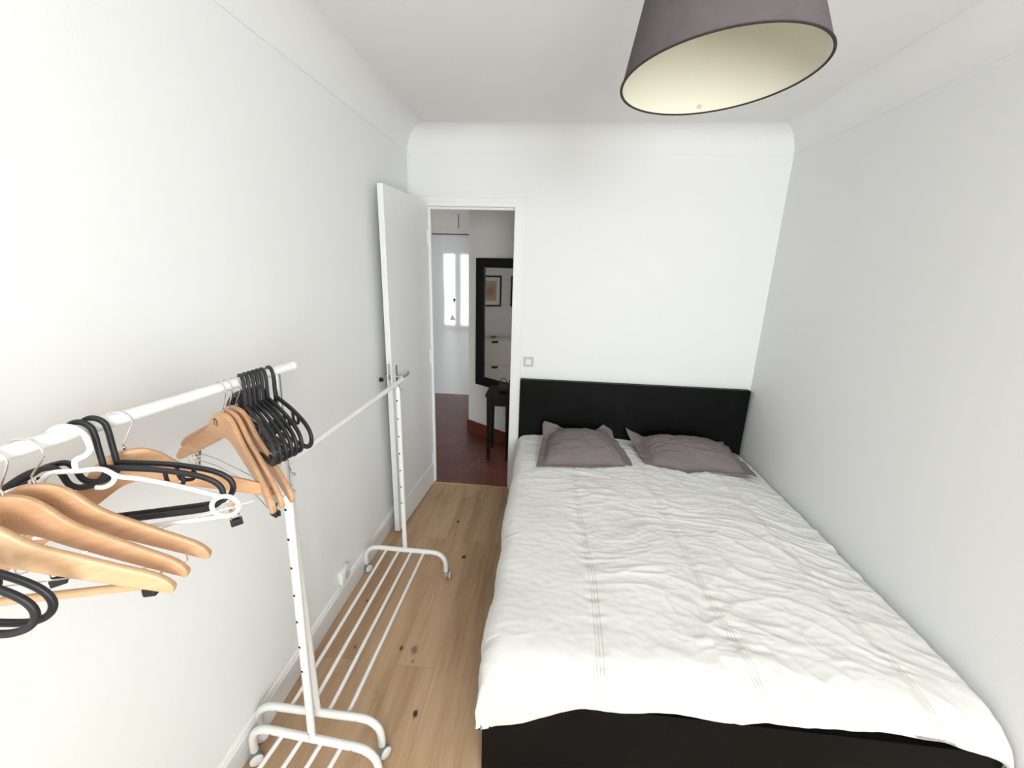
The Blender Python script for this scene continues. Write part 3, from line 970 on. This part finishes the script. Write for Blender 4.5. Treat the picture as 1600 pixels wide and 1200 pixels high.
GB = 'black plastic hangers along the raised rail'
b0 = make_black_hanger('front one of the two black plastic hangers behind the white hanger', .650, 14, 4, GB, up=.013)
copy_thing(b0, 'rear one of the two black plastic hangers, in front of the sideways wooden hanger', .672, 15, 4)
copy_thing(b0, 'black hanger at the lower left picture edge, upper of the two ends showing', .409, 13.0, -9.5)
copy_thing(b0, 'black hanger at the lower left picture edge, lower and nearest of the two ends', .389, 13.0, -9.5)
ys = [1.008, 1.023, 1.038, 1.052, 1.066, 1.081, 1.106]
ths = [-39, -38.5, -37.5, -37, -36, -35.5, -33]
names = ['first black hanger after the three wooden ones', 'second black hanger after the three wooden ones', 'third black hanger after the three wooden ones',
         'middle one of the seven bunched black hangers', 'third black hanger from the far end of the rail', 'second black hanger from the far end of the rail',
         'farthest black hanger, set slightly apart at the far end of the rail']
b1 = None
for y, th, nm in zip(ys, ths, names):
    if b1 is None:
        b1 = make_black_hanger(nm, y, th, .4, 'bunch of black hangers at the far end of the raised rail', up=.025, ra=.0062)
    else:
        copy_thing(b1, nm, y, th, random.uniform(-1, 1))

# ---- white plastic hanger
wt = hanger_empty('plastic_hanger', 'thin white plastic hanger with ring ends, in front of the two black ones', .629, 17, 1.5, None)
B = (0, 1, 0)
bm = bmesh.new()
r_ = .030
pts = [(-r_, 0, -.034)] + [(r_ * math.cos(R(a)), 0, -.026 + .0285 * math.sin(R(a))) for a in (170, 150, 120, 90, 60, 30, 5)] + [(.031, 0, -.044), (.020, 0, -.056), (.006, 0, -.062), (.001, 0, -.070), (0, 0, -.088)]
tube(bm, smooth_path(pts, 4), .0050, .0040, B, n=12, square=2.6)
obj('hook', bm, M['white_plastic'], wt, smooth=True)
bm = bmesh.new()
tube(bm, smooth_path([(-.225, 0, -.164), (-.16, 0, -.135), (-.10, 0, -.112), (-.064, 0, -.103), (-.045, 0, -.088), (-.030, 0, -.084), (0, 0, -.085), (.030, 0, -.084), (.045, 0, -.088), (.064, 0, -.103), (.10, 0, -.112), (.16, 0, -.135), (.225, 0, -.164)], 5), .0046, .0040, B, n=12, square=2.6)
obj('shoulder_bar', bm, M['white_plastic'], wt, smooth=True)
for s in (-1, 1):
    bm = bmesh.new()
    tube(bm, smooth_path([(s * .052, 0, -.092), (s * .056, 0, -.104), (s * .048, 0, -.116), (s * .034, 0, -.122), (s * .022, 0, -.121)], 4), .0044, .0038, B, n=10, square=2.6)
    obj('strap_hook', bm, M['white_plastic'], wt, smooth=True)
    bm = bmesh.new()
    tube(bm, [(s * .229 + .024 * math.cos(a), 0, -.186 + .022 * math.sin(a)) for a in [i * 2 * PI / 28 for i in range(28)]], .0046, .0040, B, closed=True, n=12, square=2.6)
    obj('end_ring', bm, M['white_plastic'], wt, smooth=True)
bm = bmesh.new(); tube(bm, [(-.229, 0, -.208), (-.1, 0, -.213), (0, 0, -.214), (.1, 0, -.213), (.229, 0, -.208)], .0044, .0038, B, n=10, square=2.6)
obj('trouser_bar', bm, M['white_plastic'], wt, smooth=True)

# ------------------------------------------------------------------ bed
BR = R(-1.1)
bed = thing('bed', 'black wooden double bed with a tall plain headboard against the right wall', 'bed', (0.878, D - 0.012, 0), (0, 0, 0))
# local: x to the right from the headboard's left edge, y towards the headboard (0 at its back)
HBW = 1.752
obj('headboard', boxes((0, HBW, -0.050, 0, 0.0, 1.0), bev=0.0025), M['black_wood'], bed)
SK = 0.030
def skew(o):
    for v in o.data.vertices:
        v.co.x += -v.co.y * SK / 2.1
    return o
skew(obj('footboard', boxes((0.008, 1.728, -2.135, -2.090, 0.0, 0.380), bev=0.0025), M['black_wood'], bed))
skew(obj('side_rail', boxes((0.012, 0.052, -2.090, -0.050, 0.06, 0.370), bev=0.002), M['black_wood'], bed))
skew(obj('side_rail', boxes((1.684, 1.724, -2.090, -0.050, 0.06, 0.370), bev=0.002), M['black_wood'], bed))
skew(obj('slat_base', boxes((0.052, 1.684, -2.088, -0.052, 0.22, 0.26)), M['mattress'], bed))

mt_ = thing('mattress', 'white mattress lying in the black bed under the duvet', 'mattress', (0.878, D - 0.012, 0))
bm = bmesh.new(); box(bm, 0.065, 1.670, -2.04, -0.075, 0.262, 0.455, bev=0.03, seg=3)
skew(obj('core', bm, M['mattress'], mt_, smooth=True))

# ---- duvet
YH, YE = D - 0.075, 1.115       # head edge / foot edge
HEM = [(0.88, .285), (0.95, .262), (1.12, .335), (1.28, .385), (1.67, .420), (2.0, .442), (2.27, .445), (2.42, .440), (2.52, .40), (2.64, .36)]


def left_edge(y):
    return 0.872 + 0.030 * (D - y) / 2.1 + 0.006 * math.sin(y * 7.0 + 1) + 0.004 * math.sin(y * 17.0)


def seam_x(k, y):
    t = (2.7 - y) / 1.5
    if k == 0:
        return 1.295 + 0.036 * min(1, t * 1.4) + 0.006 * math.sin(y * 5)
    if k == 1:
        return 1.775 + 0.02 * t + 0.10 * max(0, t - .45) + 0.006 * math.sin(y * 6 + 2)
    return 2.27 + 0.12 * min(1.1, t) + 0.008 * math.sin(y * 5 + 1)


def ridge(x, y, z, p=3.0):
    return (1 - abs(noise.noise(Vector((x, y, z))))) ** p


def duvet_point(u, v):
    """u 0..1 left to right, v 0..1 head to foot"""
    # along the bed
    yt = 1.285
    Ltop = YH - yt
    # arc-length like mapping: last 22 percent goes round the foot edge
    y = YH - v / 0.78 * Ltop if v < 0.78 else yt
    f = max(0.0, (v - 0.78) / 0.22)
    ly = left_edge(y if f == 0 else 1.25 - 0.1 * f)
    xr = W - 0.010
    # across: first 13 percent is the hanging left side, last 7 percent tucks down at the wall
    if u < 0.13:
        s = 1 - u / 0.13
        a = min(1.0, s / 0.55) * PI / 2
        x = ly + 0.075 - 0.075 * math.sin(a)
        dz = 0.075 * (1 - math.cos(a))
        if s > 0.55:
            q = (s - 0.55) / 0.45
            dz += q * 0.135
            x += 0.010 * q + 0.012 * math.sin(q * PI) * -1
    elif u > 0.95:
        s = (u - 0.95) / 0.05
        x = xr - 0.05 + 0.05 * math.sin(s * PI / 2)
        dz = 0.055 * (1 - math.cos(s * PI / 2)) + 0.03 * s * s
    else:
        x = ly + 0.075 + (u - 0.13) / 0.82 * (xr - 0.05 - ly - 0.075)
        dz = 0
    # plateau
    cx = (x - ly) / (xr - ly)
    top = 0.520 + 0.028 * math.sin(max(0, min(1, cx)) * PI) ** 0.8 - 0.030 * max(0, cx - .8) / .2
    top += 0.012 * math.sin(y * 2.1 + x * 1.3)
    # puffiness and wrinkles
    wv = Vector((x * 2.2 + 1.3, y * 2.6, 0.4))
    wob = noise.noise(wv)
    puff = 0.014 * noise.noise(Vector((x * 3.1, y * 3.1, 3.3)))
    yy = y - 0.22 * f
    sl = 0.35 * (x - 1.6) if x > 1.75 else 0.10 * (x - 1.75)      # folds lean on the wall side
    w1 = ridge(x * 2.2 + wob * .6, (yy + sl) * 9.0 + wob * 1.6, 1.7, 5.0)
    w2 = ridge(x * 4.3 + 7, (yy + 0.5 * sl) * 17.0 + wob * 2.2, 5.1, 4.0)
    w3 = ridge(x * 5.0 + (yy * 3.0), yy * 6.0 - x * 3.0, 9.4, 6.0)
    w4 = ridge(x * 9.0 + wob * 2 + 3, (yy + .4 * sl) * 31.0 + wob * 4.0 + 1.5 * math.sin(x * 5), 2.2, 3.5)
    env = 0.45 + 0.75 * max(0.0, noise.noise(Vector((x * 1.7 + 4, y * 1.7, 8.8))) + .25) + 0.35 * max(0.0, min(1.0, (x - 1.6) / 0.4)) - 0.25 * max(0.0, min(1.0, (1.45 - x) / 0.3))
    fine = 0.0016 * noise.noise(Vector((x * 26, yy * 40, 2.0)))
    h = puff + env * (0.0052 * (w1 - .4) + 0.0036 * (w2 - .4) + 0.0046 * (w3 - .35) + 0.0016 * (w4 - .4)) + fine
    # puckered pintucks
    for k in range(3):
        dxs = abs(x - seam_x(k, yy + 0.0))
        if dxs < 0.07:
            h += -0.004 * math.exp(-(dxs / 0.022) ** 2) + 0.0022 * math.exp(-(dxs / 0.035) ** 2) * math.sin(yy * 95 + 6 * noise.noise(Vector((yy * 9, k, 0))))
    z = top + h
    # foot edge
    if f > 0:
        hz = interp(HEM, max(HEM[0][0], min(HEM[-1][0], x)))
        tot = top - hz
        a = min(1.0, f / 0.62) * PI / 2
        rr = 0.155
        yo = rr * math.sin(a)
        drop = min(tot, 0.085) * (1 - math.cos(a))
        if f > 0.62:
            q = (f - 0.62) / 0.38
            drop += max(0.0, tot - 0.085) * q
            yo += 0.012 * math.sin(q * PI) + 0.006 * math.sin(x * 19) * q
        y = yt - yo - h * 0.8 * math.sin(a)
        z = top - drop + h * math.cos(a)
    z -= dz * (1 - 0.35 * f)
    if u < 0.13:
        x -= h * 1.2 * min(1.0, (1 - u / 0.13) * 1.8)
        zmin = 0.26
        z = max(z, zmin)
    x = min(x, W - 0.006)
    return Vector((x, y, z))


NU, NV = 330, 470
bm = bmesh.new()
grid = []
for j in range(NV + 1):
    v = j / NV
    row = []
    for i in range(NU + 1):
        row.append(bm.verts.new(duvet_point(i / NU, v)))
    grid.append(row)
for j in range(NV):
    for i in range(NU):
        bm.faces.new((grid[j][i], grid[j + 1][i], grid[j + 1][i + 1], grid[j][i + 1]))
# turned-under edges so that the cover has thickness
def under(edge, vec):
    prev = edge
    for k in (0.5, 1.0):
        new = [bm.verts.new(p.co + Vector(vec) * k) for p in edge]
        for a, b, c, d in zip(prev, prev[1:], new[1:], new):
            bm.faces.new((a, b, c, d))
        prev = new
under(grid[NV], (0, 0.05, 0.012))
under([grid[j][0] for j in range(NV + 1)], (0.03, 0, 0.012))
du = thing('duvet', 'crumpled white cotton duvet with stitched pintuck lines covering the black bed', 'duvet', (1.7, 2.2, 0.5))
dv = obj('cover', bm, M['duvet'], du, smooth=False, recalc=False)
dv.location = (-1.7, -2.2, -0.5)
dv.data.polygons.foreach_set('use_smooth', [True] * len(dv.data.polygons))
dv.data.update()


def seam_tubes(k):
    bm = bmesh.new()
    for off in (-0.0125, 0.0, 0.0125):
        pts = []
        for j in range(8, 300, 2):
            v = j / 310
            # find u so that x matches the seam line
            lo, hi = 0.13, 0.95
            y0 = duvet_point(0.5, v).y
            tx = seam_x(k, y0 - (0.0 if v < 0.78 else 0.0)) + off
            for _ in range(14):
                mid = (lo + hi) / 2
                p = duvet_point(mid, v)
                if p.x < tx:
                    lo = mid
                else:
                    hi = mid
            p = duvet_point((lo + hi) / 2, v)
            pts.append(p + Vector((0, 0, 0.0003)))
        tube(bm, pts, 0.0011, n=6)
    s = obj('pintuck_seam', bm, M['thread'], du, smooth=True)
    s.location = (-1.7, -2.2, -0.5)


for k in range(3):
    seam_tubes(k)


# ---- pillows
def make_pillow(label, FL, FR, BL, BR_, dome, flaps, seed):
    c = (Vector(FL) + Vector(FR) + Vector(BL) + Vector(BR_)) / 4
    t = thing('pillow', label, 'pillow', c, (0, 0, 0), 'taupe pillows on the bed')
    FL, FR, BL, BR_ = [Vector(p) - c for p in (FL, FR, BL, BR_)]
    n = 56
    f0 = 0.84                        # flange begins
    vs = {}
    bm = bmesh.new()
    for side in (1, -1):
        for i in range(n + 1):
            for j in range(n + 1):
                s, q = -1 + 2 * i / n, -1 + 2 * j / n
                a, b = (s + 1) / 2, (q + 1) / 2
                p = FL * (1 - a) * (1 - b) + FR * a * (1 - b) + BL * (1 - a) * b + BR_ * a * b
                cs, cq = min(1, abs(s) / f0), min(1, abs(q) / f0)
                d = ((1 - cs ** 2.6) * (1 - cq ** 2.6)) ** 0.52
                w_ = Vector((s * 1.6 + seed, q * 2.2, seed))
                wr = 0.5 * noise.noise(w_ * 1.1) + 0.35 * (ridge(s * 2 + seed, q * 4.5 + .6 * noise.noise(w_), seed, 5) - .4)
                edge = max(abs(s), abs(q))
                fl = max(0, (edge - f0) / (1 - f0))
                lift = 0.016 * fl * noise.noise(Vector((s * 4.1 + seed, q * 4.1, 4))) + 0.003
                for (fs, fq, vec) in flaps:
                    k = max(0, 1 - math.hypot(s - fs, q - fq) / 0.42)
                    p = p + Vector(vec) * (k ** 1.3)
                h = side * dome * d * (1.0 if side > 0 else 0.55) + lift + side * 0.0014
                if side > 0:
                    h += (0.016 * wr + 0.009 * (ridge(s * 3.3 + 2 * q + seed, q * 7.0 + .8 * noise.noise(w_ * 2), seed + 3, 6) - .3)) * min(1, d * 1.6)
                    # stitched crease at the flange
                    h -= 0.006 * math.exp(-((edge - f0) / 0.02) ** 2)
                z = p.z + h
                zf = 0.545 - c.z + 0.004 * (1 if side > 0 else 0)
                vs[(side, i, j)] = bm.verts.new((p.x, p.y, max(z, zf)))
        for i in range(n):
            for j in range(n):
                f = [vs[(side, i, j)], vs[(side, i + 1, j)], vs[(side, i + 1, j + 1)], vs[(side, i, j + 1)]]
                bm.faces.new(f if side > 0 else f[::-1])
    for i in range(n):
        for (a, b) in (((i, 0), (i + 1, 0)), ((i + 1, n), (i, n)), ((0, i + 1), (0, i)), ((n, i), (n, i + 1))):
            bm.faces.new((vs[(1, *b)], vs[(1, *a)], vs[(-1, *a)], vs[(-1, *b)]))
    o = obj('pillowcase', bm, M['pillow'], t, smooth=False, recalc=False)
    o.data.polygons.foreach_set('use_smooth', [True] * len(o.data.polygons))
    return t


make_pillow('taupe pillow with folded corners at the left, next to the doorway side', (1.045, 2.64, .552), (1.725, 2.69, .556), (1.085, 3.10, .622), (1.60, 3.13, .635), .105,
            [(-.92, 1, (-0.02, 0.0, 0.085)), (-.62, 1, (0.0, -0.02, 0.06)), (.78, 1, (0.0, 0.02, 0.065))], 2.3)
make_pillow('taupe pillow at the right, lying beside the right wall', (1.80, 2.74, .556), (2.52, 2.70, .552), (1.735, 3.10, .618), (2.44, 3.13, .615), .105,
            [(-1, 1, (-0.03, 0.03, 0.07)), (-.3, -1, (0.0, -0.06, 0.0))], 6.1)

# ------------------------------------------------------------------ pendant lamp
lm = thing('pendant_lamp', 'tilted taupe fabric lamp shade with cream lining hanging from the ceiling', 'lamp', (1.459, 1.213, 2.309))
nrm = Vector((-0.068, 0.034, 1)).normalized()
lm.rotation_mode = 'QUATERNION'
lm.rotation_quaternion = nrm.to_track_quat('Z', 'Y')
RB, RT, SH = 0.225, 0.150, 0.27
bm = bmesh.new(); lathe(bm, [(RB, 0), (RT, SH)], 96)
lathe(bm, [(RB - 0.0012, 0.0), (RT - 0.0012, SH)], 96)
sh = obj('shade', boxes(), M['shade'], lm)
me = sh.data
bm.free()
bm = bmesh.new(); lathe(bm, [(RB, 0), (RB * .5 + RT * .5, SH / 2), (RT, SH), (RT - 0.001, SH), (RB * .5 + RT * .5 - 0.001, SH / 2), (RB - 0.001, 0)], 96, close=True)
bmesh.ops.recalc_face_normals(bm, faces=bm.faces); bm.to_mesh(me); bm.free()
me.polygons.foreach_set('use_smooth', [True] * len(me.polygons)); me.set_sharp_from_angle(angle=R(40))
bm = bmesh.new(); lathe(bm, [(RB - 0.0012, 0.001), (RT - 0.0012, SH - 0.001), (RT - 0.0022, SH - 0.001), (RB - 0.0022, 0.001)], 96, close=True)
obj('lining', bm, M['shade_in'], lm, smooth=True)
for (rr, zz) in ((RB - 0.0004, 0.0), (RT - 0.0004, SH)):
    bm = bmesh.new()
    tube(bm, [(rr * math.cos(i * 2 * PI / 96), rr * math.sin(i * 2 * PI / 96), zz) for i in range(96)], 0.0034, 0.0022, (0, 0, 1), closed=True, n=8)
    obj('rim', bm, M['rim'], lm, smooth=True)
# maker's label stuck inside the rim: a few tiny printed lines
bm = bmesh.new()
for (dz, hw) in ((0.010, 0.006), (0.0135, 0.0075), (0.017, 0.005)):
    for k in range(5):
        a0 = R(-160) + (k / 5 - .5) * 2 * hw / RB
        a1 = a0 + 1.4 * hw / 5 / RB
        rr = RB - 0.0026 - dz * (RB - RT) / SH
        p = [(rr * math.cos(a), rr * math.sin(a), z) for a, z in ((a0, dz), (a1, dz), (a1, dz + .0018), (a0, dz + .0018))]
        q = [(x * .9985, y * .9985, z) for x, y, z in p]
        A = [bm.verts.new(c) for c in p]; Bv = [bm.verts.new(c) for c in q]
        bm.faces.new(A); bm.faces.new(Bv[::-1])
        for i in range(4):
            bm.faces.new((A[i], A[(i + 1) % 4], Bv[(i + 1) % 4], Bv[i]))
obj('maker_label', bm, M['grey_plastic'], lm)
# cream diffuser disc resting on the spider ring in the shade
bm = bmesh.new()
lathe(bm, [(0.001, SH - 0.012), (0.020, SH - 0.012), (0.020, SH - 0.008), (0.001, SH - 0.008)], 32)
for k in range(3):
    a = k * 2 * PI / 3 + .4
    cyl(bm, (0.018 * math.cos(a), 0.018 * math.sin(a), SH - 0.01), ((RT - 0.003) * math.cos(a), (RT - 0.003) * math.sin(a), SH - 0.01), 0.002, n=6)
obj('spider', bm, M['white_metal'], lm, smooth=True)
bm = bmesh.new(); cyl(bm, (0, 0, SH - 0.06), (0, 0, SH + 0.03), 0.019, n=16)
obj('lamp_holder', bm, M['white_plastic'], lm, smooth=True)
top_world = Vector((1.459, 1.213, 2.309)) + nrm * (SH + 0.03)
inv = lm.rotation_quaternion.inverted()
cw = Vector((top_world.x + 0.004, top_world.y, ZC))
loc = lambda p: inv @ (Vector(p) - Vector((1.459, 1.213, 2.309)))
bm = bmesh.new(); cyl(bm, loc(top_world), loc(cw), 0.003, n=8)
obj('cord', bm, M['white_plastic'], lm, smooth=True)
bm = bmesh.new(); cyl(bm, loc((cw.x, cw.y, ZC - 0.035)), loc((cw.x, cw.y, ZC - 0.0005)), 0.03, 0.05, n=24)
obj('ceiling_rose', bm, M['white_plastic'], lm, smooth=True)
